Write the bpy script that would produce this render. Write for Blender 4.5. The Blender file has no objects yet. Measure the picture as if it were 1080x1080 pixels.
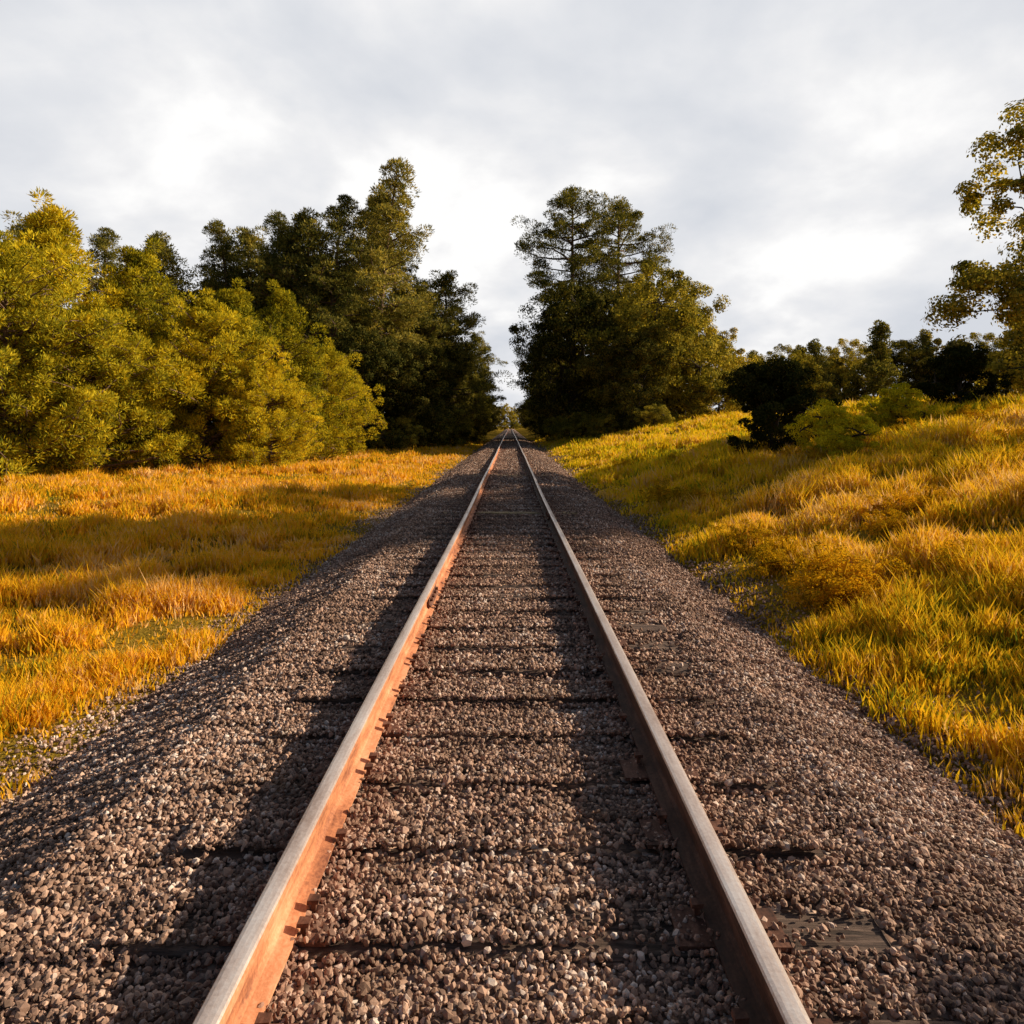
import bpy, math, random
import numpy as np
rng = np.random.default_rng(11)
random.seed(5)
C = bpy.context.scene.collection
R = math.radians

# ---------------------------------------------------------------- helpers
def link(name, me=None, parent=None, loc=(0, 0, 0), rotz=0.0):
    o = bpy.data.objects.new(name, me); C.objects.link(o)
    if parent: o.parent = parent
    o.location = loc; o.rotation_euler = (0, 0, rotz)
    return o

def tag(o, label=None, cat=None, group=None, kind=None):
    if label: o['label'] = label
    if cat: o['category'] = cat
    if group: o['group'] = group
    if kind: o['kind'] = kind
    return o

class Buf:
    def __init__(s): s.v = []; s.q = []; s.t = []; s.n = 0
    def add(s, v, q=None, t=None):
        v = np.asarray(v, dtype=np.float32).reshape(-1, 3)
        if q is not None and len(q): s.q.append(np.asarray(q, dtype=np.int64).reshape(-1, 4) + s.n)
        if t is not None and len(t): s.t.append(np.asarray(t, dtype=np.int64).reshape(-1, 3) + s.n)
        s.v.append(v); s.n += len(v)
    def mesh(s, name, mat, smooth=False):
        V = np.concatenate(s.v)
        Q = np.concatenate(s.q) if s.q else np.zeros((0, 4), int)
        T = np.concatenate(s.t) if s.t else np.zeros((0, 3), int)
        me = bpy.data.meshes.new(name)
        me.vertices.add(len(V)); me.vertices.foreach_set('co', V.ravel())
        idx = np.concatenate([Q.ravel(), T.ravel()]).astype(np.int32)
        me.loops.add(len(idx)); me.loops.foreach_set('vertex_index', idx)
        nf = len(Q) + len(T); me.polygons.add(nf)
        st = np.concatenate([np.arange(len(Q)) * 4, len(Q) * 4 + np.arange(len(T)) * 3]).astype(np.int32)
        me.polygons.foreach_set('loop_start', st)
        me.polygons.foreach_set('use_smooth', np.full(nf, smooth, dtype=bool))
        me.update(calc_edges=True)
        for m in (mat if isinstance(mat, (list, tuple)) else [mat]): me.materials.append(m)
        return me

def hash2(ix, iy, seed=0):
    h = (ix.astype(np.int64) * 374761393 + iy.astype(np.int64) * 668265263 + seed * 974634777) & 0x7fffffff
    h = ((h ^ (h >> 13)) * 1274126177) & 0x7fffffff
    return ((h ^ (h >> 16)) & 0xffff) / 65535.0
def vnoise(x, y, seed=0):
    x = np.asarray(x, float); y = np.asarray(y, float)
    ix = np.floor(x); iy = np.floor(y); fx = x - ix; fy = y - iy
    fx = fx * fx * (3 - 2 * fx); fy = fy * fy * (3 - 2 * fy)
    a = hash2(ix, iy, seed); b = hash2(ix + 1, iy, seed); c = hash2(ix, iy + 1, seed); d = hash2(ix + 1, iy + 1, seed)
    return (a * (1 - fx) + b * fx) * (1 - fy) + (c * (1 - fx) + d * fx) * fy
def fbm(x, y, seed=0, o=3):
    return sum(vnoise(x * 2 ** k, y * 2 ** k, seed + k) * 0.5 ** (k + 1) for k in range(o)) / (1 - 0.5 ** o)
def sst(a, b, x):
    t = np.clip((np.asarray(x, float) - a) / (b - a), 0, 1); return t * t * (3 - 2 * t)

def tube(buf, pts, rad, sides=8, cap=True):
    pts = np.asarray(pts, float); n = len(pts)
    vs = []
    for i in range(n):
        t = pts[min(i + 1, n - 1)] - pts[max(i - 1, 0)]; t /= np.linalg.norm(t) + 1e-9
        a = np.cross(t, (0.3, 1, 0.1) if abs(t[1]) < 0.9 else (1, 0, 0)); a /= np.linalg.norm(a); b = np.cross(t, a)
        th = np.arange(sides) / sides * 2 * math.pi
        vs.append(pts[i] + rad[i] * (np.cos(th)[:, None] * a + np.sin(th)[:, None] * b))
    q = []
    for i in range(n - 1):
        for k in range(sides):
            q.append((i * sides + k, i * sides + (k + 1) % sides, (i + 1) * sides + (k + 1) % sides, (i + 1) * sides + k))
    buf.add(np.concatenate(vs), q)

def box(buf, x0, x1, y0, y1, z0, z1, jit=0.0):
    v = np.array([(x, y, z) for z in (z0, z1) for y in (y0, y1) for x in (x0, x1)], float)
    if jit: v += rng.uniform(-jit, jit, v.shape)
    buf.add(v, [(0, 2, 3, 1), (4, 5, 7, 6), (0, 1, 5, 4), (2, 6, 7, 3), (0, 4, 6, 2), (1, 3, 7, 5)])

# ---------------------------------------------------------------- node helpers
def newmat(name):
    m = bpy.data.materials.new(name); m.use_nodes = True
    nt = m.node_tree; nt.nodes.clear()
    return m, nt
def N(nt, t, **k):
    n = nt.nodes.new(t)
    for a, b in k.items():
        if a.startswith('_'): n.inputs[a[1:]].default_value = b
        else: setattr(n, a, b)
    return n
def ramp(nt, fac, stops, interp='LINEAR'):
    r = N(nt, 'ShaderNodeValToRGB'); cr = r.color_ramp; cr.interpolation = interp
    while len(cr.elements) < len(stops): cr.elements.new(0.5)
    for e, (p, c) in zip(cr.elements, stops):
        e.position = p; e.color = (c[0], c[1], c[2], 1)
    nt.links.new(fac, r.inputs['Fac']); return r.outputs['Color']
def noise(nt, vec, scale, detail=3, rough=0.55, dist=0.0):
    n = N(nt, 'ShaderNodeTexNoise'); n.inputs['Scale'].default_value = scale
    n.inputs['Detail'].default_value = detail; n.inputs['Roughness'].default_value = rough; n.inputs['Distortion'].default_value = dist
    nt.links.new(vec, n.inputs['Vector']); return n.outputs['Fac']
def mix(nt, f, a, b, bt='MIX'):
    n = N(nt, 'ShaderNodeMix', data_type='RGBA', blend_type=bt)
    for i, x in ((0, f), (6, a), (7, b)):
        if isinstance(x, (int, float)): n.inputs[i].default_value = x
        elif isinstance(x, tuple): n.inputs[i].default_value = (x[0], x[1], x[2], 1)
        else: nt.links.new(x, n.inputs[i])
    return n.outputs[2]
def mth(nt, op, a, b=None, clamp=False):
    n = N(nt, 'ShaderNodeMath', operation=op); n.use_clamp = clamp
    for i, x in enumerate((a, b)):
        if x is None: continue
        if isinstance(x, (int, float)): n.inputs[i].default_value = x
        else: nt.links.new(x, n.inputs[i])
    return n.outputs[0]
def finish(nt, col, rough=0.8, metal=0.0, bump=None, bstr=0.5, bdist=0.02, spec=0.3):
    p = N(nt, 'ShaderNodeBsdfPrincipled'); o = N(nt, 'ShaderNodeOutputMaterial')
    if isinstance(col, tuple): p.inputs['Base Color'].default_value = (*col, 1)
    else: nt.links.new(col, p.inputs['Base Color'])
    for k, x in (('Roughness', rough), ('Metallic', metal), ('Specular IOR Level', spec)):
        if isinstance(x, (int, float)): p.inputs[k].default_value = x
        else: nt.links.new(x, p.inputs[k])
    if bump is not None:
        b = N(nt, 'ShaderNodeBump'); b.inputs['Strength'].default_value = bstr; b.inputs['Distance'].default_value = bdist
        nt.links.new(bump, b.inputs['Height']); nt.links.new(b.outputs[0], p.inputs['Normal'])
    nt.links.new(p.outputs[0], o.inputs['Surface']); return p
def wpos(nt): return N(nt, 'ShaderNodeNewGeometry').outputs['Position']
def opos(nt): return N(nt, 'ShaderNodeTexCoord').outputs['Object']

# leaves: diffuse + translucent, per-leaf and per-region variety
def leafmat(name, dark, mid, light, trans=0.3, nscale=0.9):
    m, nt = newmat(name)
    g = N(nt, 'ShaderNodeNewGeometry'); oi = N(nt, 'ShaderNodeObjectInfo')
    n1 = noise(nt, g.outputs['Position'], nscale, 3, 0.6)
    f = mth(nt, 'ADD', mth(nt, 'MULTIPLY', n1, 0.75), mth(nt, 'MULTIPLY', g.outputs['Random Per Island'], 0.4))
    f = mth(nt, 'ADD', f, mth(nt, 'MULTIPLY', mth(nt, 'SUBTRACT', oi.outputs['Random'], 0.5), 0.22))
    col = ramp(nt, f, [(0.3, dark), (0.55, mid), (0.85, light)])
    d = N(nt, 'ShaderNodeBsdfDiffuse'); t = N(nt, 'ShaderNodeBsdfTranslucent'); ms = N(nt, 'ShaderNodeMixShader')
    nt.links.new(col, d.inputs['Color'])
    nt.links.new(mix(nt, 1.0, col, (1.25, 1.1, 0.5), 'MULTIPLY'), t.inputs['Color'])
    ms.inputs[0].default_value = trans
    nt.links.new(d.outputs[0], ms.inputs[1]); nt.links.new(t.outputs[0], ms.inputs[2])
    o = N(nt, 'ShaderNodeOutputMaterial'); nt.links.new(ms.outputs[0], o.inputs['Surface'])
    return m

M = {}
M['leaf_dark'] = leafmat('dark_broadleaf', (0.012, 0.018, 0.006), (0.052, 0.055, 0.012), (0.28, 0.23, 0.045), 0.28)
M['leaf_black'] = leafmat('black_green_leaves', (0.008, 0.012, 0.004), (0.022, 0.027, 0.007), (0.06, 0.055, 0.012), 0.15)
M['leaf_olive'] = leafmat('olive_broadleaf', (0.03, 0.042, 0.01), (0.22, 0.205, 0.03), (0.66, 0.52, 0.08), 0.4)
M['needle'] = leafmat('pine_needles', (0.03, 0.042, 0.014), (0.17, 0.165, 0.038), (0.55, 0.44, 0.1), 0.34)
M['needle_young'] = leafmat('young_pine_needles', (0.05, 0.066, 0.01), (0.33, 0.3, 0.022), (0.8, 0.62, 0.035), 0.42)
M['leaf_yellow'] = leafmat('yellow_green_leaves', (0.3, 0.3, 0.015), (0.62, 0.56, 0.025), (0.85, 0.74, 0.05), 0.55)
M['leaf_far'] = leafmat('far_foliage', (0.045, 0.05, 0.016), (0.15, 0.13, 0.035), (0.36, 0.28, 0.08), 0.3, 0.3)
M['weed'] = leafmat('golden_weed_leaves', (0.2, 0.15, 0.01), (0.52, 0.32, 0.012), (0.75, 0.42, 0.02), 0.4, 2.0)

def barkmat(name, a, b):
    m, nt = newmat(name); p = opos(nt)
    mp = N(nt, 'ShaderNodeMapping'); mp.inputs['Scale'].default_value = (1, 1, 0.25); nt.links.new(p, mp.inputs['Vector'])
    n = noise(nt, mp.outputs[0], 9, 4, 0.7)
    finish(nt, ramp(nt, n, [(0.3, a), (0.7, b)]), 0.9, bump=n, bstr=0.8, bdist=0.03); return m
M['bark'] = barkmat('pine_bark', (0.05, 0.03, 0.02), (0.26, 0.16, 0.11))
M['bark_dark'] = barkmat('dark_bark', (0.02, 0.015, 0.01), (0.09, 0.065, 0.045))

# grass blades
def grassmat():
    m, nt = newmat('golden_grass')
    g = N(nt, 'ShaderNodeNewGeometry'); P = g.outputs['Position']
    n1 = noise(nt, P, 0.30, 4, 0.62); n2 = noise(nt, P, 2.4, 2, 0.6); n3 = noise(nt, P, 11, 1, 0.5)
    f = mth(nt, 'ADD', mth(nt, 'MULTIPLY', n1, 0.72), mth(nt, 'MULTIPLY', n2, 0.24))
    f = mth(nt, 'ADD', f, mth(nt, 'MULTIPLY', g.outputs['Random Per Island'], 0.26))
    f = mth(nt, 'ADD', f, mth(nt, 'MULTIPLY', mth(nt, 'SUBTRACT', n3, 0.5), 0.3))
    orange = ramp(nt, f, [(0.36, (0.10, 0.13, 0.012)), (0.45, (0.42, 0.33, 0.02)), (0.53, (0.84, 0.48, 0.016)), (0.66, (0.88, 0.44, 0.02)), (0.8, (0.86, 0.58, 0.24))])
    yellow = ramp(nt, f, [(0.36, (0.10, 0.14, 0.012)), (0.46, (0.46, 0.42, 0.016)), (0.55, (0.86, 0.62, 0.016)), (0.68, (0.88, 0.52, 0.018)), (0.82, (0.8, 0.54, 0.22))])
    sx = N(nt, 'ShaderNodeSeparateXYZ'); nt.links.new(P, sx.inputs[0])
    side = mth(nt, 'ADD', mth(nt, 'MULTIPLY', sx.outputs[0], 0.2), 0.6, True)
    far = mth(nt, 'MULTIPLY', mth(nt, 'SUBTRACT', sx.outputs[1], 9.0), 0.06, True)
    col = mix(nt, mth(nt, 'MULTIPLY', side, mth(nt, 'ADD', mth(nt, 'MULTIPLY', far, 0.6), 0.4)), orange, yellow)
    d = N(nt, 'ShaderNodeBsdfDiffuse'); t = N(nt, 'ShaderNodeBsdfTranslucent'); ms = N(nt, 'ShaderNodeMixShader')
    nt.links.new(col, d.inputs['Color']); nt.links.new(col, t.inputs['Color']); ms.inputs[0].default_value = 0.4
    nt.links.new(d.outputs[0], ms.inputs[1]); nt.links.new(t.outputs[0], ms.inputs[2])
    o = N(nt, 'ShaderNodeOutputMaterial'); nt.links.new(ms.outputs[0], o.inputs['Surface']); return m
M['grass'] = grassmat()

def groundmat():
    m, nt = newmat('grassy_soil'); P = wpos(nt)
    n1 = noise(nt, P, 0.5, 5, 0.65); n2 = noise(nt, P, 14, 4, 0.7)
    f = mth(nt, 'ADD', mth(nt, 'MULTIPLY', n1, 0.6), mth(nt, 'MULTIPLY', n2, 0.4))
    col = ramp(nt, f, [(0.32, (0.07, 0.06, 0.012)), (0.5, (0.25, 0.16, 0.02)), (0.7, (0.45, 0.27, 0.04))])
    finish(nt, col, 1.0, bump=n2, bstr=0.9, bdist=0.08, spec=0.0); return m
M['ground'] = groundmat()

STONES = [(0.0, (0.05, 0.032, 0.024)), (0.28, (0.17, 0.1, 0.068)), (0.55, (0.4, 0.24, 0.162)), (0.82, (0.66, 0.43, 0.305)), (1.0, (0.82, 0.7, 0.6))]
def stonemat():
    m, nt = newmat('ballast_stone'); g = N(nt, 'ShaderNodeNewGeometry'); P = g.outputs['Position']
    big = noise(nt, P, 0.7, 3, 0.6)
    f = mth(nt, 'ADD', g.outputs['Random Per Island'], mth(nt, 'MULTIPLY', mth(nt, 'SUBTRACT', big, 0.5), 0.9), True)
    col = ramp(nt, f, STONES)
    sx = N(nt, 'ShaderNodeSeparateXYZ'); nt.links.new(P, sx.inputs[0])
    dr = mth(nt, 'ABSOLUTE', mth(nt, 'SUBTRACT', mth(nt, 'ABSOLUTE', sx.outputs[0]), 0.7535))
    rn = noise(nt, P, 3.0, 4, 0.65)
    rust = mth(nt, 'MULTIPLY', mth(nt, 'SUBTRACT', 1.0, mth(nt, 'MULTIPLY', dr, 3.6), True), mth(nt, 'MULTIPLY', rn, 1.1), True)
    col = mix(nt, rust, col, (0.30, 0.12, 0.07))
    dirt = noise(nt, P, 1.9, 5, 0.7, 0.5)
    dm = N(nt, 'ShaderNodeMapRange', interpolation_type='SMOOTHSTEP'); nt.links.new(dirt, dm.inputs[0]); dm.inputs[1].default_value = 0.46; dm.inputs[2].default_value = 0.66; dm.inputs[4].default_value = 0.75
    col = mix(nt, dm.outputs[0], col, (0.17, 0.1, 0.06))
    fine = noise(nt, P, 90, 2, 0.6)
    col = mix(nt, mth(nt, 'MULTIPLY', fine, 0.5), col, (0.3, 0.19, 0.14), 'MIX')
    finish(nt, col, 0.85, bump=fine, bstr=0.4, bdist=0.004); return m
M['stone'] = stonemat()
def bedmat():
    m, nt = newmat('ballast_bed'); P = wpos(nt)
    v = N(nt, 'ShaderNodeTexVoronoi'); v.inputs['Scale'].default_value = 26; nt.links.new(P, v.inputs['Vector'])
    sx = N(nt, 'ShaderNodeSeparateColor'); nt.links.new(v.outputs['Color'], sx.inputs[0])
    big = noise(nt, P, 0.7, 3, 0.6)
    f = mth(nt, 'ADD', sx.outputs[0], mth(nt, 'MULTIPLY', mth(nt, 'SUBTRACT', big, 0.5), 0.9), True)
    col = ramp(nt, f, STONES)
    col = mix(nt, 0.35, col, (0.15, 0.11, 0.09))
    finish(nt, col, 0.9, bump=mth(nt, 'SUBTRACT', 1.0, v.outputs['Distance']), bstr=1.0, bdist=0.05, spec=0.05); return m
M['bed'] = bedmat()

def woodmat(name, a, b, c):
    m, nt = newmat(name); P = opos(nt); oi = N(nt, 'ShaderNodeObjectInfo')
    add = N(nt, 'ShaderNodeVectorMath', operation='ADD'); nt.links.new(P, add.inputs[0]); nt.links.new(oi.outputs['Random'], add.inputs[1])
    mp = N(nt, 'ShaderNodeMapping'); mp.inputs['Scale'].default_value = (0.7, 16, 16); nt.links.new(add.outputs[0], mp.inputs['Vector'])
    n = noise(nt, mp.outputs[0], 2.2, 6, 0.75, 0.4)
    col = ramp(nt, n, [(0.36, a), (0.5, b), (0.68, c)])
    col = mix(nt, mth(nt, 'MULTIPLY', oi.outputs['Random'], 0.45), col, (0.09, 0.055, 0.04))
    finish(nt, col, 0.88, bump=n, bstr=1.0, bdist=0.02); return m
M['tie'] = woodmat('weathered_tie_wood', (0.018, 0.013, 0.01), (0.12, 0.078, 0.058), (0.28, 0.19, 0.14))
M['tie_pale'] = woodmat('pale_tie_wood', (0.12, 0.08, 0.04), (0.42, 0.29, 0.13), (0.6, 0.44, 0.22))

def rustmat(name, a, b, c, rough=0.75, metal=0.1, sc=5.0):
    m, nt = newmat(name); P = wpos(nt)
    mp = N(nt, 'ShaderNodeMapping'); mp.inputs['Scale'].default_value = (3, 0.7, 3); nt.links.new(P, mp.inputs['Vector'])
    n = noise(nt, mp.outputs[0], sc, 6, 0.7); n2 = noise(nt, P, 70, 3, 0.6)
    f = mth(nt, 'ADD', mth(nt, 'MULTIPLY', n, 0.75), mth(nt, 'MULTIPLY', n2, 0.25))
    finish(nt, ramp(nt, f, [(0.34, a), (0.5, b), (0.66, c)]), rough, metal, bump=n2, bstr=0.35, bdist=0.003); return m
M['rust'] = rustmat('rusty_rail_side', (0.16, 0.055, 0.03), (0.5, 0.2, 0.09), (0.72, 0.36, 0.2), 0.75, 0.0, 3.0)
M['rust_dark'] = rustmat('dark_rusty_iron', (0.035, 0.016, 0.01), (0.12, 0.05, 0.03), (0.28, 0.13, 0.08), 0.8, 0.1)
M['rust_shade_tint'] = rustmat('shade_tinted_rail_side', (0.03, 0.016, 0.01), (0.075, 0.036, 0.022), (0.16, 0.08, 0.05), 0.8, 0.0)  # rust colour darkened to paint in the shade on the right rail's inner face
M['steel'] = rustmat('worn_rail_top', (0.42, 0.3, 0.24), (0.62, 0.5, 0.43), (0.74, 0.66, 0.6), 0.36, 0.6, 3.0)

# ---------------------------------------------------------------- terrain
def zg(x, y):
    x = np.asarray(x, float); y = np.asarray(y, float)
    left = -0.52 + 0.10 * sst(-6, -14, x)
    right = -0.28 + 0.185 * np.clip(x - 2.4, 0, 15) * sst(0, 14, y + 6) + 0.02 * np.clip(x - 17.4, 0, 40)
    z = np.where(x < 0, left, right)
    hum = (fbm(x * 0.16 + 9, y * 0.16, 3) - 0.5) * 0.9 + (fbm(x * 0.6, y * 0.6, 8) - 0.5) * 0.34
    amp = sst(2.3, 6.5, np.abs(x)) * np.where(x > 0, 1.0, 0.5)
    z = z + hum * amp
    z = z - 0.32 * (1 - sst(1.8, 2.6, np.abs(x)))      # dips under the ballast
    return z

def edge(x0, x1, y):   # ragged ballast edge
    y = np.asarray(y, float)
    l = -2.95 + (fbm(y * 0.5, y * 0 + 3, 21) - 0.5) * 0.9 + 0.3 * sst(25, 70, y)
    r = 2.32 + (fbm(y * 0.6, y * 0 + 7, 33) - 0.5) * 0.9 + 0.35 * sst(15, 60, y)
    return l, r
def zb(x, y):
    x = np.asarray(x, float); y = np.asarray(y, float)
    top = -0.028 + 0.03 * np.exp(-((np.abs(x) - 0.7535) / 0.13) ** 2) * 0.8 + (fbm(x * 2.2, y * 2.2, 14) - 0.5) * 0.05
    l = np.clip(-1.75 - x, 0, 9) * -0.42
    r = np.clip(x - 1.6, 0, 9) * -0.30
    return top + l + r + (fbm(x * 1.1, y * 1.1, 44) - 0.5) * 0.08 * sst(1.3, 2.2, np.abs(x))

def sheet(name, xs, ys, zf, mat):
    X, Y = np.meshgrid(xs, ys); Z = zf(X, Y)
    b = Buf(); nx = len(xs); ny = len(ys)
    i = (np.arange(ny - 1)[:, None] * nx + np.arange(nx - 1)[None, :]).ravel()
    b.add(np.stack([X.ravel(), Y.ravel(), Z.ravel()], 1), np.stack([i, i + 1, i + nx + 1, i + nx], 1))
    return b.mesh(name, mat, True)
gx = np.concatenate([[-900, -500, -250, -140, -90], np.arange(-60, -20, 2.0), np.arange(-20, 24, 0.4), np.arange(24, 64, 2.0), [90, 140, 250, 500, 900]])
gy = np.concatenate([[-40, -20, -10], np.arange(-6, 40, 0.4), np.arange(40, 100, 1.5), np.arange(100, 260, 8), [300, 400, 520, 700, 1000, 1500]])
tag(link('ground', sheet('ground', gx, gy, zg, M['ground'])), kind='structure')
bx_ = np.arange(-3.7, 3.5, 0.12)
by_ = np.concatenate([np.arange(-6, 22, 0.12), np.arange(22, 60, 0.5), np.arange(60, 400, 4)])
tag(link('track_bed', sheet('track_bed', bx_, by_, zb, M['bed'])), kind='structure')

# ---------------------------------------------------------------- rails
GA = 0.7535
def wob(y, s):
    y = np.asarray(y, float)
    return (np.sin(y * 0.21 + s) * 0.008 + np.sin(y * 0.53 + 2.1 * s) * 0.004 + np.sin(y * 0.045 + 3 * s) * 0.02) * sst(3, 12, y)
prof = [(-0.070, 0.0), (-0.070, 0.011), (-0.022, 0.026), (-0.009, 0.040), (-0.009, 0.125), (-0.034, 0.134),
        (-0.036, 0.158), (-0.034, 0.168), (-0.029, 0.174), (-0.018, 0.1775), (0, 0.1785)]
prof = prof + [(-x, z) for x, z in prof[-2::-1]]
RZ = 0.012     # rail base sits on the tie plates
def make_rail(name, cx, s, label, side):
    b = Buf(); ys = np.concatenate([np.arange(-3, 30, 0.3), np.arange(30, 120, 1.5), np.arange(120, 372, 6)])
    n = len(prof); V = []
    for y in ys:
        w = float(wob(y, s)); V += [(cx + w + px, y, RZ + pz) for px, pz in prof]
    q = []; top = []
    for i in range(len(ys) - 1):
        for k in range(n):
            q.append((i * n + (k + 1) % n, i * n + k, (i + 1) * n + k, (i + 1) * n + (k + 1) % n))
            top.append(1 if 7 <= k <= n - 9 else 0)
    b.add(V, q); me = b.mesh(name, [M[side], M['steel']], False)
    me.polygons.foreach_set('material_index', np.array(top, dtype=np.int32)); me.update()
    return tag(link(name, me), label, 'rail', 'the two rails of the track')
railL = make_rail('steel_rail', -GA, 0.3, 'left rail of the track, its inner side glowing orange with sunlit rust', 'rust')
railR = make_rail('steel_rail', GA, 1.4, 'right rail of the track, pale worn top with its inner side in dark shadow', 'rust_shade_tint')

# bolted joints on the rails: bar with bolts inside the gauge
def joint(parent, cx, s, y0, sgn):
    b = Buf(); w = float(wob(y0, s)) + cx; x0 = w + sgn * 0.010; x1 = w + sgn * 0.030
    prf = [(x0, 0.042), (w + sgn * 0.052, 0.034), (w + sgn * 0.046, 0.050), (x1, 0.062), (x1, 0.112), (w + sgn * 0.036, 0.124), (w + sgn * 0.033, 0.134), (x0, 0.134)]
    ysq = (y0 - 0.30, y0 + 0.30); n = len(prf)
    v = [(px, y, RZ + pz) for y in ysq for px, pz in prf]
    q = [(k, (k + 1) % n, n + (k + 1) % n, n + k) for k in range(n)]
    for off in (0, n):
        q += [(off, off + 1, off + 2, off + 3), (off, off + 3, off + 4, off + 7), (off + 4, off + 5, off + 6, off + 7)]
    b.add(v, q)
    jb = tag(link('joint_bar', b.mesh('joint_bar', M['rust_dark']), parent), 'dark bolted joint bar')
    for dy in (-0.22, -0.08, 0.08, 0.22):
        bb = Buf(); tube(bb, [(x1 - sgn * 0.004, y0 + dy, RZ + 0.088), (x1 + sgn * 0.026, y0 + dy, RZ + 0.088)], [0.018, 0.016], 6)
        bb.add([(x1 + sgn * 0.026, y0 + dy, RZ + 0.088 )] + [(x1 + sgn * 0.026, y0 + dy + 0.016 * math.cos(a), RZ + 0.088 + 0.016 * math.sin(a)) for a in np.arange(6) * math.pi / 3],
               t=[(0, 1 + k, 1 + (k + 1) % 6) for k in range(6)])
        link('bolt', bb.mesh('bolt', M['rust_dark']), jb)
joint(railL, -GA, 0.3, 6.5, 1)
joint(railR, GA, 1.4, 12.3, -1)

# ---------------------------------------------------------------- ties
def tie_mesh(name, seed, mat):
    r = np.random.default_rng(seed); b = Buf()
    xs = np.linspace(-1.3, 1.3, 27); hw = 0.115
    sec = [(-hw, -0.17), (-hw, -0.012), (-hw + 0.012, 0.0), (-0.04, 0.003), (0.04, 0.002), (hw - 0.012, 0.0), (hw, -0.012), (hw, -0.17)]
    n = len(sec); V = []
    for x in xs:
        e = r.uniform(-0.006, 0.006, (n, 2))
        end = 0.02 * r.uniform(-1, 1) if abs(x) > 1.25 else 0
        for k, (py, pz) in enumerate(sec): V.append((x + end * (k % 2), py + e[k, 0], pz + e[k, 1] * (1 if k in (2, 3, 4, 5) else 0.4) - 0.006))
    q = [(i * n + k, (i + 1) * n + k, (i + 1) * n + (k + 1) % n, i * n + (k + 1) % n) for i in range(len(xs) - 1) for k in range(n)]
    for off in (0, (len(xs) - 1) * n):
        q += [(off, off + 1, off + 6, off + 7), (off + 1, off + 2, off + 5, off + 6), (off + 2, off + 3, off + 4, off + 5)]
    b.add(V, q); return b.mesh(name, mat)
ties_me = [tie_mesh('railroad_tie', 40 + k, M['tie']) for k in range(5)]
pale_me = tie_mesh('railroad_tie', 60, M['tie_pale'])
pb = Buf()
box(pb, -0.18, 0.18, -0.09, 0.09, -0.004, 0.0115); 
plate_me = pb.mesh('tie_plate', M['rust_dark'])
sb = Buf()
box(sb, -0.009, 0.009, -0.009, 0.009, 0.0, 0.036); box(sb, -0.02, 0.02, -0.016, 0.016, 0.0362, 0.052, 0.002)
spike_me = sb.mesh('spike', M['rust_dark'])
ab = Buf(); box(ab, -0.10, 0.10, -0.012, 0.012, -0.03, 0.03, 0.003)
for sx_ in (-1, 1): box(ab, sx_ * 0.079 - 0.008, sx_ * 0.079 + 0.008, -0.02, 0.02, -0.01, 0.04, 0.002)
anchor_me = ab.mesh('rail_anchor', M['rust_dark'])
NT = 290
for i in range(NT):
    y = 1.35 + i * 0.5 + rng.uniform(-0.04, 0.04)
    pale = i in (24, 44)
    if pale: y = 1.35 + i * 0.5
    o = link('railroad_tie', pale_me if pale else ties_me[rng.integers(5)], None, (rng.uniform(-0.05, 0.05), y, rng.uniform(-0.03, -0.002)), rng.uniform(-0.02, 0.02))
    if pale: o.location.z = 0.012
    if i == 24: tag(o, 'pale yellow timber tie between the rails, nearer of the two pale ones', 'railroad tie')
    elif i == 44: tag(o, 'pale timber tie farther down the track, farther of the two pale ones', 'railroad tie')
    else: tag(o, 'dark weathered wooden tie half buried in gravel under the rails', 'railroad tie', 'wooden ties under the rails')
    if i < 44:
        for sgn, s in ((-1, 0.3), (1, 1.4)):
            px = sgn * GA + float(wob(y, s)) - o.location.x
            pl = link('tie_plate', plate_me, o, (px, 0, -o.location.z))
            for sx_, sy_ in ((-1, 1), (1, -1), (1, 1)) if i % 3 else ((-1, 1), (1, -1)):
                link('spike', spike_me, pl, (sx_ * 0.09 * 1.0, sy_ * 0.055, 0.006))

# ---------------------------------------------------------------- ballast stones (nobody could count them)
def ico():
    p = (1 + 5 ** 0.5) / 2
    v = np.array([(-1, p, 0), (1, p, 0), (-1, -p, 0), (1, -p, 0), (0, -1, p), (0, 1, p), (0, -1, -p), (0, 1, -p), (p, 0, -1), (p, 0, 1), (-p, 0, -1), (-p, 0, 1)], float)
    f = [(0, 11, 5), (0, 5, 1), (0, 1, 7), (0, 7, 10), (0, 10, 11), (1, 5, 9), (5, 11, 4), (11, 10, 2), (10, 7, 6), (7, 1, 8),
         (3, 9, 4), (3, 4, 2), (3, 2, 6), (3, 6, 8), (3, 8, 9), (4, 9, 5), (2, 4, 11), (6, 2, 10), (8, 6, 7), (9, 8, 1)]
    return v / np.linalg.norm(v[0]), np.array(f)
IV, IF = ico()
OV = np.array([(1, 0, 0), (-1, 0, 0), (0, 1, 0), (0, -1, 0), (0, 0, 1), (0, 0, -1)], float)
OF = np.array([(0, 2, 4), (2, 1, 4), (1, 3, 4), (3, 0, 4), (2, 0, 5), (1, 2, 5), (3, 1, 5), (0, 3, 5)])
def rotmats(n):
    q = rng.normal(size=(n, 4)); q /= np.linalg.norm(q, axis=1)[:, None]; w, x, y, z = q.T
    return np.stack([1 - 2 * (y * y + z * z), 2 * (x * y - z * w), 2 * (x * z + y * w), 2 * (x * y + z * w), 1 - 2 * (x * x + z * z), 2 * (y * z - x * w),
                     2 * (x * z - y * w), 2 * (y * z + x * w), 1 - 2 * (x * x + y * y)], 1).reshape(n, 3, 3)
stones = Buf()
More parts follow.
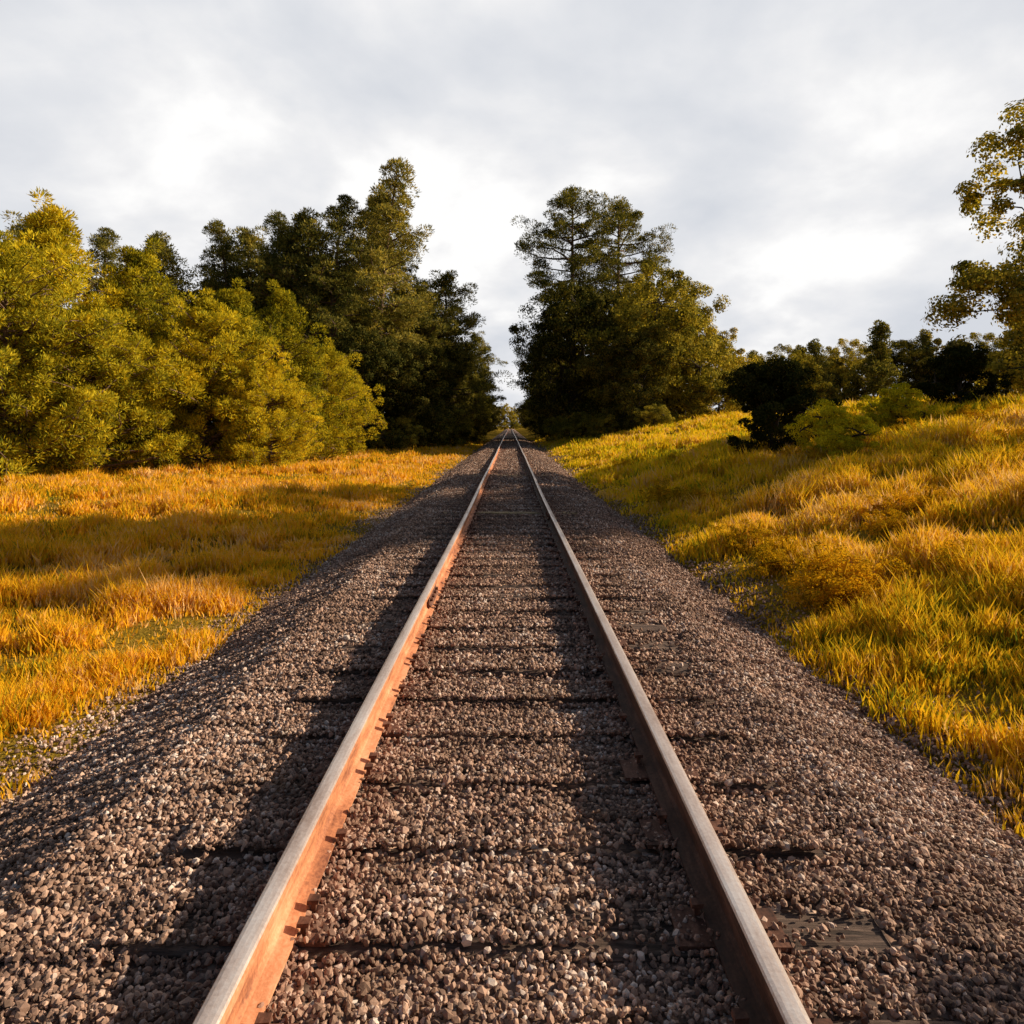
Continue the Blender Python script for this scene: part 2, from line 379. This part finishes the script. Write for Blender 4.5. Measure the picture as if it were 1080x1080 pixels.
def scatter_stones(y0, y1, dens, smin, smax, base, faces, lift=0.3):
    xr0, xr1 = -3.6, 3.4
    n = int((xr1 - xr0) * (y1 - y0) * dens)
    x = rng.uniform(xr0, xr1, n); y = rng.uniform(y0, y1, n)
    l, r = edge(0, 0, y)
    lim = 0.78 * np.abs(y) + 1.6
    fringe = rng.normal(0, 0.36, n)
    keep = (x > l - 0.1 + fringe) & (x < r + 0.1 + fringe) & (np.abs(x) < lim)
    # stones lie on only part of each tie
    ph = ((y - 1.35 + 0.25) % 0.5) - 0.25
    on_tie = (np.abs(ph) < 0.125) & (np.abs(x) < 1.32)
    cover = fbm(x * 1.6, y * 0.9, 77) + 0.25 * (rng.random(n) - 0.5)
    keep &= ~(on_tie & (cover > 0.66))
    for tq in (24, 44): keep &= ~((np.abs(y - (1.35 + 0.5 * tq)) < 0.17) & (x > -0.45) & (x < 0.62))
    near_rail = (np.abs(np.abs(x) - GA) < 0.05)
    keep &= ~near_rail
    keep_i = np.nonzero(keep)[0]
    x = x[keep]; y = y[keep]; on_tie = on_tie[keep]; n = len(x)
    z = np.maximum(zb(x, y), zg(x, y)); z = np.where(on_tie, np.maximum(z, 0.004), z)
    s = np.exp(rng.uniform(np.log(smin), np.log(smax), n)) * 0.5
    z = z + np.where((np.abs(ph[keep_i]) > 0.09) & (np.abs(ph[keep_i]) < 0.17), rng.uniform(0, 0.02, n), 0)
    z = z + s * rng.uniform(-0.1, 0.75, n) * lift / 0.3
    k = len(base); nv = 8
    var = base[None] * (1 + rng.uniform(-0.32, 0.32, (nv, k, 1))) * np.stack([np.ones((nv, 1)), rng.uniform(0.65, 1, (nv, 1)), rng.uniform(0.5, 0.8, (nv, 1))], 2)
    V = var[rng.integers(nv, size=n)] * s[:, None, None]
    V = np.einsum('nij,nkj->nki', rotmats(n), V) + np.stack([x, y, z], 1)[:, None]
    F = faces[None] + (np.arange(n) * k)[:, None, None]
    stones.add(V.reshape(-1, 3), t=F.reshape(-1, 3))
scatter_stones(0.6, 4.5, 5200, 0.011, 0.034, IV, IF)
scatter_stones(0.6, 14.0, 60, 0.036, 0.056, IV, IF, 0.1)
scatter_stones(4.5, 9.0, 2600, 0.015, 0.040, IV, IF)
scatter_stones(9.0, 18.0, 950, 0.024, 0.054, OV, OF)
scatter_stones(18.0, 42.0, 220, 0.045, 0.085, OV, OF)
scatter_stones(42.0, 90.0, 40, 0.08, 0.13, OV, OF)
g = link('ballast_gravel', stones.mesh('ballast_gravel', M['stone']))
tag(g, 'loose pinkish brown crushed stone ballast around the rails', 'gravel', kind='stuff')

# ---------------------------------------------------------------- grass (blades, uncountable)
def grass():
    b = Buf()
    nt = 4200000
    # sample depth with density ~ k/d^2  -> uniform in log d for a wedge
    d = np.exp(rng.uniform(np.log(3.2), np.log(95), nt // 4)); n = len(d)
    u = rng.uniform(-1, 1, n); x = u * (0.80 * d + 2.2)
    l, r = edge(0, 0, d)
    fr = rng.normal(0, 0.30, n)
    keep = ((x < l + fr) | (x > r + fr)) & (np.abs(x) < 42)
    # tuft clumpiness
    cl = fbm(x * 1.3, d * 1.3, 55); cl2 = fbm(x * 0.35, d * 0.35, 91)
    distedge = np.where(x < 0, l - x, x - r)
    keep &= rng.random(n) < np.clip((cl - 0.3) * 3.2, 0.10, 1) * np.clip(0.25 + distedge * 0.9, 0.15, 1)
    x, d, cl, cl2, distedge = x[keep], d[keep], cl[keep], cl2[keep], distedge[keep]; n = len(x)
    print('grass blades', n)
    z = zg(x, d) - 0.02
    H = np.where(x < 0, rng.uniform(0.08, 0.24, n), rng.uniform(0.08, 0.27, n)) * (0.5 + 1.1 * sst(0.3, 0.75, cl))
    H *= 0.45 + 1.1 * fbm(x * 0.7 + 50, d * 0.7, 123)
    H *= np.clip(0.45 + distedge * 0.35, 0.4, 1.15)
    tall = rng.random(n) < 0.03; H = np.where(tall, H * 1.35, H)
    W = (0.0028 + 0.00075 * d) * rng.uniform(0.7, 1.4, n)
    a = rng.uniform(0, 2 * math.pi, n); lean = rng.uniform(0.1, 0.6, n) * H
    dx, dy = np.cos(a) * lean, np.sin(a) * lean
    fa = rng.uniform(0, math.pi, n); wx, wy = np.cos(fa) * W, np.sin(fa) * W
    p = np.stack([x, d, z], 1)
    mid = p + np.stack([dx * 0.3, dy * 0.3, H * 0.55], 1); tip = p + np.stack([dx, dy, H], 1)
    w = np.stack([wx, wy, 0 * wx], 1)
    V = np.stack([p - w * 0.8, p + w * 0.8, mid + w, mid - w, tip], 1)
    o = np.arange(n) * 5
    b.add(V.reshape(-1, 3), np.stack([o, o + 1, o + 2, o + 3], 1), np.stack([o + 3, o + 2, o + 4], 1))
    tag(link('grass', b.mesh('grass', M['grass'])), 'golden orange dry grass and weeds growing beside the ballast', 'grass', kind='stuff')
grass()

# ---------------------------------------------------------------- trees
def leaves(buf, c, dr, ln, wd, r, nrm=None):
    n = len(c); dr = dr / (np.linalg.norm(dr, axis=1)[:, None] + 1e-9)
    rv = r.normal(size=(n, 3)) if nrm is None else nrm; s = np.cross(dr, rv); s /= np.linalg.norm(s, axis=1)[:, None] + 1e-9
    ln = ln[:, None]; wd = wd[:, None]
    V = np.stack([c - dr * ln * 0.5, c + s * wd * 0.5, c + dr * ln * 0.5, c - s * wd * 0.5], 1)
    i = np.arange(n) * 4
    buf.add(V.reshape(-1, 3), np.stack([i, i + 1, i + 2, i + 3], 1))

def clumps(buf, cen, rad, per, ln, wd, flat, r, needle=False):
    mid = np.mean(cen, axis=0)
    for c, rd in zip(cen, rad):
        n = max(8, int(per * r.uniform(0.75, 1.25)))
        v = r.normal(size=(n, 3)); v /= np.linalg.norm(v, axis=1)[:, None]
        v[:, 2] = np.abs(v[:, 2]) * np.where(r.random(n) < 0.72, 1, -1)
        rr = rd * r.uniform(0.35, 1.0, n) ** 0.6
        p = v * rr[:, None]; p[:, 2] *= flat
        dd = v * (1.3 if needle else 0.5) + r.normal(size=(n, 3)) * 0.5 + (0, 0, 0.35 if needle else 0)
        out = c - mid; out = out / (np.linalg.norm(out) + 1e-6)
        nr = v * (0.7 if needle else 1.0) + out * 0.45 + r.normal(size=(n, 3)) * (0.6 if needle else 0.4)
        if not needle: dd = np.cross(nr, r.normal(size=(n, 3)))
        leaves(buf, p + c, dd, ln * r.uniform(0.6, 1.3, n), wd * r.uniform(0.7, 1.3, n), r, nr)

def curve(p0, p1, r, bend, n=5, sag=0.0):
    p0 = np.array(p0, float); p1 = np.array(p1, float); L = np.linalg.norm(p1 - p0)
    off = r.normal(size=3) * bend * L
    return [p0 + (p1 - p0) * t + off * math.sin(t * math.pi) * 0.5 + np.array((0, 0, -sag * L * math.sin(t * math.pi))) for t in np.linspace(0, 1, n)]

def pine(seed, H, base, spread, mat, per=95, nl=46, top_flat=False, ln=0.30, wd=0.06, cr=0.62, lean=0.03, flat=0.68):
    r = np.random.default_rng(seed); T = Buf(); L = Buf()
    lx, ly = r.normal(size=2) * lean * H
    tp = [np.array((lx * t * t + 0.12 * math.sin(3 * t + seed), ly * t * t, H * t)) for t in np.linspace(0, 0.98, 12)]
    tr = [H * 0.014 * (1 - t) ** 0.8 + 0.03 for t in np.linspace(0, 1, 12)]; tr[0] *= 1.35
    tube(T, tp, tr, 9)
    def at(t): 
        f = t * 11; i = min(int(f), 10); return tp[i] + (tp[i + 1] - tp[i]) * (f - i)
    cen = []; rad = []
    for k in range(nl):
        u = (k + r.uniform(0, 1)) / nl; t = base + (1 - base) * u
        prof_ = (math.sin(math.pi * min(1, 0.28 + 0.75 * u)) ** 0.7 if top_flat else (1 - u) ** 0.75 * min(1, 0.45 + 2.2 * u))
        Lr = spread * (prof_ + 0.10) * r.uniform(0.55, 1.15)
        a = k * 2.4 + r.uniform(-0.5, 0.5); up = r.uniform(0.05, 0.55) + 0.5 * u
        p0 = at(t * 0.98); p1 = p0 + np.array((math.cos(a) * Lr, math.sin(a) * Lr, Lr * up * 0.6))
        cv = curve(p0, p1, r, 0.16, 5, 0.05); rb = 0.018 + 0.018 * Lr
        tube(T, cv, [rb, rb * 0.8, rb * 0.6, rb * 0.42, 0.012], 5)
        nc = max(2, int(Lr * 1.5))
        for j in range(nc):
            s = 0.4 + 0.62 * (j + r.random()) / nc; f = s * 4; i = min(int(f), 3); q = cv[i] + (cv[i + 1] - cv[i]) * min(f - i, 1.1)
            q2 = q + r.normal(size=3) * (0.35, 0.35, 0.2) * min(1.4, 0.4 + Lr * 0.28)
            tube(T, [q, (q + q2) / 2 + (0, 0, 0.05), q2], [0.02, 0.014, 0.008], 4)
            cen.append(q2); rad.append(cr * r.uniform(0.6, 1.2))
    for k in range(4): cen.append(tp[-1] + r.normal(size=3) * (0.35, 0.35, 0.25)); rad.append(cr * 0.8)
    clumps(L, cen, rad, per, ln, wd, flat, r, True)
    return T, L

def broad(seed, H, W, mat, ncl=190, per=150, ls=0.2, low=0.06, lobes=9, cr=0.85):
    r = np.random.default_rng(seed); T = Buf(); L = Buf()
    lob = []
    for k in range(lobes):
        h = r.uniform(0.25, 0.86); w = W * (0.62 * math.sin(math.pi * min(0.92, h * 0.85 + 0.12)) ** 0.8)
        a = k * 2.4 + r.uniform(-.5, .5); rr = w * r.uniform(0.35, 0.95)
        lob.append((np.array((math.cos(a) * rr, math.sin(a) * rr, H * h)), W * r.uniform(0.21, 0.36)))
    for k in range(max(3, lobes // 3)):
        a = k * 6.283 / max(3, lobes // 3) + r.uniform(-.4, .4); lob.append((np.array((math.cos(a) * W * 0.3, math.sin(a) * W * 0.3, H * 0.13)), W * 0.24))
    lob.append((np.array((r.uniform(-.1, .1) * W, r.uniform(-.1, .1) * W, H * 0.82)), W * 0.33))
    th = H * 0.55; tp = curve((0, 0, -0.2), (r.normal() * 0.03 * H, r.normal() * 0.03 * H, th), r, 0.06, 7)
    tube(T, tp, [H * 0.02 * (1.25 - 0.9 * t) + 0.02 for t in np.linspace(0, 1, 7)], 9)
    cen = []; rad = []
    for c, R_ in lob:
        s = tp[3 + r.integers(3)]; cv = curve(s, c, r, 0.12, 5); tube(T, cv, [0.14 * H / 12, 0.1 * H / 12, 0.07 * H / 12, 0.05 * H / 12, 0.02], 6)
        m = max(3, int(ncl * R_ ** 2 / sum(q[1] ** 2 for q in lob)))
        for j in range(m):
            v = r.normal(size=3); v /= np.linalg.norm(v); v[2] = v[2] * 0.85 + 0.08
            p = c + v * R_ * r.uniform(0.7, 1.1) * (1, 1, 0.88)
            if p[2] < H * low: p[2] = H * low + r.uniform(0, 0.1) * H
            cen.append(p); rad.append(cr * r.uniform(0.45, 1.15))
            if r.random() < 0.3: tube(T, [c, (c + p) / 2 + r.normal(size=3) * 0.1, p], [0.04, 0.025, 0.01], 4)
    clumps(L, cen, rad, per, ls, ls * 0.62, 0.8, r)
    return T, L

PROTO = {}
def proto(key, pair, leaf, bark='bark_dark', kind='tree'):
    T, L = pair; PROTO[key] = (T.mesh('trunk', M[bark], True), L.mesh('crown', M[leaf]), kind)
def place(key, px, d, label, cat='tree', group=None, sc=1.0, rot=None, sz=None, x=None, dz=0.0):
    """stand a tree on the ground at depth d, on the bearing of column px of the photograph"""
    tm, cm, kind = PROTO[key]
    X = (px - 538) / 720 * d if x is None else x
    o = link(kind, None, None, (X, d, float(zg(X, d)) + dz), random.uniform(0, 6.28) if rot is None else rot)
    o.empty_display_size = 0.5; o.scale = (sc, sc, sc if sz is None else sz)
    link('trunk', tm, o); link('crown', cm, o)
    return tag(o, label, cat, group)

proto('pineA', pine(3, 24, 0.26, 5.0, 'needle', per=150, nl=74, cr=0.92, wd=0.075), 'needle', 'bark', 'pine_tree')
proto('pineB', pine(8, 26, 0.54, 5.0, 'needle', per=150, nl=44, top_flat=True, cr=0.98, lean=0.02, wd=0.075), 'needle', 'bark', 'pine_tree')
proto('pineC', pine(15, 17, 0.14, 4.2, 'needle', per=160, nl=76, cr=0.92, wd=0.075, top_flat=True), 'needle', 'bark', 'pine_tree')
proto('young1', pine(21, 11, 0.02, 3.7, 'needle_young', per=170, nl=120, ln=0.22, wd=0.055, cr=0.55, flat=0.95), 'needle_young', 'bark', 'young_pine')
proto('young2', pine(27, 9.5, 0.02, 4.0, 'needle_young', per=160, nl=110, ln=0.22, wd=0.055, cr=0.58, flat=0.95, top_flat=True), 'needle_young', 'bark', 'young_pine')
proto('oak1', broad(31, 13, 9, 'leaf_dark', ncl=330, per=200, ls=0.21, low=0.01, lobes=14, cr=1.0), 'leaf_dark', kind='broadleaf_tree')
proto('oak2', broad(37, 12, 10, 'leaf_olive', ncl=340, per=210, ls=0.21, low=0.01, lobes=14, cr=1.0), 'leaf_olive', kind='broadleaf_tree')
proto('oak3', broad(38, 15, 8.5, 'leaf_olive', ncl=330, per=210, ls=0.21, low=0.01, lobes=15, cr=0.95), 'leaf_olive', kind='broadleaf_tree')
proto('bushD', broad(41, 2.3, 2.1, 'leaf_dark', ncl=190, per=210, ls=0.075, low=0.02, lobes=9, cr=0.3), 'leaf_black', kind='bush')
proto('bushY', broad(43, 1.5, 1.9, 'leaf_yellow', ncl=150, per=170, ls=0.07, low=0.02, lobes=9, cr=0.26), 'leaf_yellow', kind='bush')
proto('scrub', broad(47, 4.0, 5.0, 'leaf_olive', ncl=170, per=150, ls=0.16, low=0.01, lobes=10, cr=0.6), 'leaf_olive', kind='shrub')
proto('far1', broad(51, 12, 8, 'leaf_far', ncl=160, per=80, ls=0.5, low=0.01, lobes=11, cr=1.2), 'leaf_far', kind='distant_tree')
proto('far2', pine(55, 14, 0.04, 3.8, 'needle', per=70, nl=64, ln=0.5, wd=0.16, cr=1.05), 'needle', 'bark', 'distant_pine')

# left side
place('pineA', 398, 62, 'tallest pine left of the track, reaching the top of the clouds', 'pine tree', sc=1.08, rot=0.4)
place('pineA', 345, 58, 'tall dark pine behind the yellow green young pines, second tallest on the left', 'pine tree', sc=0.93, rot=2.0)
place('pineC', 472, 72, 'rounded mid height pine standing alone against the sky, left of the gap over the track', 'pine tree', sc=1.06, rot=1.0)
place('pineC', 435, 66, 'dark pine between the tallest left pine and the rounded one', 'pine tree', sc=0.92, rot=3.1)
place('oak1', 425, 60, 'dark leafy tree at the foot of the tall left pines', 'tree', sc=0.72, rot=0.2)
place('oak1', 388, 56, 'dark leafy tree just right of the young pines', 'tree', sc=0.75, rot=4.0)
place('oak1', 458, 78, 'dark leafy tree under the rounded pine', 'tree', sc=0.85, rot=2.6)
place('oak2', 478, 88, 'olive leafy tree lit yellow at its edge beside the left ballast', 'tree', sc=0.78, rot=1.2)
place('scrub', 462, 66, 'small yellow lit shrub at the foot of the left tree wall', 'shrub', sc=0.85)
place('young1', 300, 38, 'pointed yellow green young pine with the highest tip of the near left cluster', 'young pine', sc=0.88, rot=0.7)
place('young1', 252, 35, 'yellow green young pine left of the pointed one', 'young pine', sc=0.82, rot=2.2)
place('young2', 345, 42, 'broad young pine at the right end of the yellow green cluster', 'young pine', sc=0.74, rot=4.2)
place('young2', 215, 33, 'bushy young pine low behind the golden grass at the left', 'young pine', sc=0.85, rot=5.0)
place('young2', 283, 33, 'low bushy young pine in front of the pointed one', 'young pine', sc=0.55, rot=1.0)
place('young1', 150, 34, 'yellow green young pine near the left side, second from the left edge', 'young pine', sc=0.98, rot=3.3)
place('young1', 60, 31, 'large yellow green pine at the far left edge', 'young pine', sc=1.08, rot=1.5)
place('young2', 105, 29, 'low bushy pine between the two leftmost pines', 'young pine', sc=0.75, rot=2.9)
place('young2', 5, 27, 'bushy pine cut by the left edge of the view', 'young pine', sc=0.95, rot=0.9)
place('pineA', 250, 60, 'tall pine rising behind the left cluster of young pines', 'pine tree', sc=0.82, rot=5.1)
place('pineC', 180, 58, 'dark pine behind the second young pine from the left', 'pine tree', sc=1.05, rot=0.3)
place('pineA', 110, 62, 'tall pine rising behind the low bushy pine at the left', 'pine tree', sc=0.86, rot=3.0)
place('pineC', 30, 56, 'dark pine behind the leftmost trees', 'pine tree', sc=1.1, rot=1.8)
place('pineA', 372, 66, 'dense tall pine just left of the tallest left pine', 'pine tree', sc=1.02, rot=1.4)
place('pineA', 424, 70, 'tall pine just right of the tallest left pine, top against the clouds', 'pine tree', sc=1.1, rot=3.6)
place('pineA', 318, 62, 'tall dark pine above the pointed young pine', 'pine tree', sc=0.88, rot=4.6)
place('oak3', 372, 66, 'tall olive leafy tree behind the right end of the young pines', 'tree', sc=0.98, rot=1.0)
place('oak3', 415, 70, 'tall olive leafy tree at the foot of the tallest left pine', 'tree', sc=0.95, rot=2.9)
place('oak3', 322, 64, 'olive leafy tree behind the tip of the pointed young pine', 'tree', sc=1.05, rot=4.0)
place('oak1', 448, 70, 'dark leafy tree filling the gap left of the rounded pine', 'tree', sc=0.9, rot=5.0)
place('pineC', 500, 96, 'pine at the right end of the left skyline beside the gap over the track', 'pine tree', sc=0.9, rot=4.0)
for px, d, t in ((395, 57, 'low shrub in the shade right of the young pines'), (422, 58, 'low shrub in the shade under the tallest left pine'), (444, 62, 'low shrub in the shade under the dark pine left of the gap'), (482, 74, 'low shrub beside the left ballast in the distance')):
    place('scrub', px, d, t, 'shrub', sc=0.62)
place('pineC', 335, 60, 'full dark pine left of the second tallest one', 'pine tree', sc=1.2, rot=0.2)
place('pineC', 296, 61, 'full dark pine directly behind the tip of the pointed young pine', 'pine tree', sc=1.12, rot=2.2)
place('pineC', 258, 63, 'full dark pine in the back row left of the one behind the pointed tip', 'pine tree', sc=1.2, rot=4.2)
place('oak3', 215, 60, 'tall leafy tree in the back row behind the left young pines', 'tree', sc=1.0, rot=4.2)
# right side
place('pineB', 604, 74, 'tall open crowned pine right of the gap, left of the two tallest', 'pine tree', sc=1.03, rot=0.9)
place('pineB', 652, 76, 'tall open crowned pine right of the gap, right of the two tallest', 'pine tree', sc=1.0, rot=3.9)
place('pineC', 582, 92, 'pine leaning its branches over the gap on the right side of the track', 'pine tree', sc=1.05, rot=2.0)
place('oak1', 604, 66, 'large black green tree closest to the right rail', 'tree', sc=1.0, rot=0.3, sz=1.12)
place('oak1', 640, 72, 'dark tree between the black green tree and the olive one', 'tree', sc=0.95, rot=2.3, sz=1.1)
place('oak2', 688, 60, 'broad olive tree in the middle of the right clump, rounded top', 'tree', sc=0.95, rot=1.0, sz=1.1)
place('oak2', 735, 62, 'olive tree with lit edge at the right end of the clump', 'tree', sc=0.72, rot=3.0)
place('oak1', 668, 56, 'low dark tree in front of the right clump', 'tree', sc=0.62, rot=5.0)
place('pineC', 700, 78, 'pine tip showing above the olive tree on the right', 'pine tree', sc=0.78, rot=5.0)
place('scrub', 757, 56, 'olive shrub on the sunlit bank at the right end of the clump', 'shrub', sc=0.8)
place('scrub', 640, 55, 'low shrub at the foot of the right tree wall beside the golden verge', 'shrub', sc=0.42)
place('scrub', 690, 52, 'low shrub on the bank below the broad olive tree', 'shrub', sc=0.4)
place('bushD', 818, 19.5, 'dark rounded bush standing alone on the right bank', 'bush', sc=1.08, rot=0.5)
place('bushY', 878, 16.5, 'bright yellow green bush right of the dark rounded bush', 'bush', sc=0.72, rot=0.5)
place('bushY', 950, 22, 'low yellow green bush near the right edge on the bank', 'bush', sc=0.8, rot=2.5)
place('bushD', 1015, 25, 'dark bush at the right edge of the view', 'bush', sc=0.9, rot=2.0)
k = 0
for px, d, s in ((772, 82, .74), (786, 86, .80), (800, 88, .84), (812, 85, .80), (824, 84, .8), (838, 86, .82), (852, 90, .88), (868, 86, .86), (880, 89, .86), (893, 92, 1.0), (918, 88, .92), (948, 94, 1.1), (975, 88, .95), (1005, 92, 1.08), (1036, 88, 1.0), (1068, 90, 1.12), (1100, 88, 1.1)):
    place(('far2', 'oak1', 'far2', 'far1', 'oak2')[k % 5], px + random.uniform(-4, 4), d + random.uniform(-5, 5), 'tree in the row along the top of the right bank behind the bushes', 'tree', 'row of trees along the top of the right bank', sc=s * random.uniform(0.66, 0.84), sz=s * random.uniform(0.68, 0.86)); k += 1
for px, d, s_, t in ((592, 63, .5, 'low shrub under the black green tree nearest the right rail'), (618, 62, .55, 'low shrub under the right side of the black green tree'), (665, 60, .6, 'low shrub in the shade under the broad olive tree'), (715, 62, .55, 'low shrub under the right part of the olive tree')):
    place('scrub', px, d, t, 'shrub', sc=s_)
place('oak1', 588, 96, 'dark tree behind the black green one, its edge against the sky gap', 'tree', sc=0.95, rot=1.3)
place('oak3', 700, 70, 'tall olive tree behind the middle of the right clump', 'tree', sc=0.95, rot=1.3)
proto('weed', broad(61, 1.0, 1.5, 'weed', ncl=110, per=90, ls=0.055, low=0.02, lobes=9, cr=0.2), 'weed', 'weed', kind='weed_clump')
wr = random.Random(4)
for k in range(34):
    d = 6.5 + 22 * wr.random() ** 1.3; l, r = edge(0, 0, np.array([d]))
    x = float(r[0]) + 0.5 + (0.72 * d - 2.2) * wr.random()
    place('weed', 0, d, 'low clump of golden weeds growing in the grass on the right bank', 'weed clump', 'golden weed clumps on the right bank', sc=wr.uniform(0.28, 0.55), x=x, dz=-0.05)
# walls of trees running back along both sides of the track
for side in (-1, 1):
    d = 84.0; k = 0
    while d < 330:
        x = side * (6.0 + 2.2 * min(1, max(0, (d - 95) / 90)) + 1.6 * random.random() + (0.8 if k % 2 else 0)); kk = ('oak1', 'pineC', 'oak2')[k % 3] if d < 150 else ('far1', 'far2')[k % 2]
        s = random.uniform(0.6, 0.82) if d < 150 else random.uniform(0.75, 0.95)
        place(kk, 0, d, ('tree in the wall of foliage running back along the %s side of the track' % ('left', 'right')[side > 0]), 'tree',
              'trees lining the %s side of the far track' % ('left', 'right')[side > 0], sc=s, x=x)
        place('far1', 0, d + 3, ('tree in the wall of foliage running back along the %s side of the track' % ('left', 'right')[side > 0]), 'tree',
              'trees lining the %s side of the far track' % ('left', 'right')[side > 0], sc=s * 1.15, x=x + side * 7)
        d *= 1.085; k += 1
place('oak2', 0, 380, 'small sunlit tree closing the view at the end of the track', 'tree', sc=1.15, x=-3)
place('oak2', 0, 386, 'darker tree beside the sunlit one at the end of the track', 'tree', sc=1.0, x=6, rot=2)
place('oak2', 0, 392, 'round tree left of the sunlit one at the end of the track', 'tree', sc=1.2, x=-13)
place('scrub', 0, 374, 'low shrub where the track runs out of sight', 'shrub', sc=1.0, x=2)
# trees beyond the right side of the frame that throw the bands of shade over the track
place('oak3', 0, 26.6, 'leafy tree on the right bank cut by the right edge of the view', 'tree', sc=0.80, x=22.3, rot=1)
place('pineB', 0, 21.0, 'pine outside the view on the right bank, its crown shading the left verge', 'pine tree', sc=0.64, x=27, rot=3)
place('pineB', 0, 19.4, 'pine outside the view on the right bank, nearer the camera than its neighbour', 'pine tree', sc=0.60, x=25, rot=0.5)
place('pineB', 0, 20.2, 'pine outside the view on the right bank, farthest from the track of its group', 'pine tree', sc=0.68, x=29.5, rot=2.5)
place('bushD', 0, 2.6, 'dark bush outside the view on the right bank beside the camera', 'bush', sc=1.3, x=8.6, rot=3)

# ---------------------------------------------------------------- sky, sun, camera
EL, AZ = 26.0, 77.0     # azimuth clockwise from the track direction
w = bpy.data.worlds.new('World'); bpy.context.scene.world = w; w.use_nodes = True
nt = w.node_tree; nt.nodes.clear()
sky = N(nt, 'ShaderNodeTexSky', sky_type='NISHITA'); sky.sun_disc = False
sky.sun_elevation = R(EL); sky.sun_rotation = R(AZ); sky.dust_density = 1.5
bg = N(nt, 'ShaderNodeBackground'); bg.inputs[1].default_value = 0.05; nt.links.new(sky.outputs[0], bg.inputs[0])
tc = N(nt, 'ShaderNodeTexCoord'); sep = N(nt, 'ShaderNodeSeparateXYZ'); nt.links.new(tc.outputs['Generated'], sep.inputs[0])
den = mth(nt, 'ADD', mth(nt, 'MAXIMUM', sep.outputs[2], 0.0), 0.40)
cx = mth(nt, 'DIVIDE', sep.outputs[0], den); cy = mth(nt, 'DIVIDE', sep.outputs[1], den)
cd = mth(nt, 'ADD', mth(nt, 'POWER', mth(nt, 'ADD', cx, 0.14), 2), mth(nt, 'POWER', mth(nt, 'MULTIPLY', mth(nt, 'SUBTRACT', cy, 1.40), 0.8), 2))
cl = mth(nt, 'MULTIPLY', mth(nt, 'SUBTRACT', 1.0, mth(nt, 'MULTIPLY', cd, 18.0), True), 0.2)   # the bright cloud left of the gap
cmb = N(nt, 'ShaderNodeCombineXYZ'); nt.links.new(cx, cmb.inputs[0]); nt.links.new(cy, cmb.inputs[1])
n1 = noise(nt, cmb.outputs[0], 2.2, 8, 0.52, 0.15); 
ccol = ramp(nt, mth(nt, 'ADD', n1, cl), [(0.36, (0.49, 0.51, 0.55)), (0.48, (0.57, 0.58, 0.605)), (0.55, (0.64, 0.64, 0.65)), (0.62, (0.74, 0.735, 0.73))])
cbg = N(nt, 'ShaderNodeBackground'); nt.links.new(ccol, cbg.inputs[0]); cbg.inputs[1].default_value = 1.0
cov = N(nt, 'ShaderNodeMapRange', interpolation_type='SMOOTHSTEP'); nt.links.new(sep.outputs[1], cov.inputs[0])
cov.inputs[1].default_value = 0.5; cov.inputs[2].default_value = 0.75
ms = N(nt, 'ShaderNodeMixShader'); nt.links.new(cov.outputs[0], ms.inputs[0]); nt.links.new(bg.outputs[0], ms.inputs[1]); nt.links.new(cbg.outputs[0], ms.inputs[2])
o = N(nt, 'ShaderNodeOutputWorld'); nt.links.new(ms.outputs[0], o.inputs[0])

sl = bpy.data.lights.new('sun', 'SUN'); sl.energy = 5.0; sl.angle = R(0.6); sl.color = (1.0, 0.84, 0.64)
so = bpy.data.objects.new('sun', sl); C.objects.link(so)
from mathutils import Vector
dv = Vector((math.sin(R(AZ)) * math.cos(R(EL)), math.cos(R(AZ)) * math.cos(R(EL)), math.sin(R(EL))))
so.rotation_euler = dv.to_track_quat('Z', 'Y').to_euler(); so.location = (30, 0, 30)

cam = bpy.data.cameras.new('camera'); co = bpy.data.objects.new('camera', cam); C.objects.link(co)
cam.sensor_width = 36; cam.lens = 24; cam.shift_y = -0.0843; cam.shift_x = 0.0019; cam.clip_start = 0.05; cam.clip_end = 3000
co.location = (0.02, 0, 1.70); co.rotation_euler = (R(90), 0, 0)
S = bpy.context.scene; S.camera = co
S.view_settings.view_transform = 'Standard'; S.view_settings.look = 'None'; S.view_settings.exposure = 0.45; S.view_settings.gamma = 1.0
S.render.engine = 'CYCLES'

S.cycles.max_bounces = 6; S.cycles.diffuse_bounces = 3; S.cycles.transmission_bounces = 3
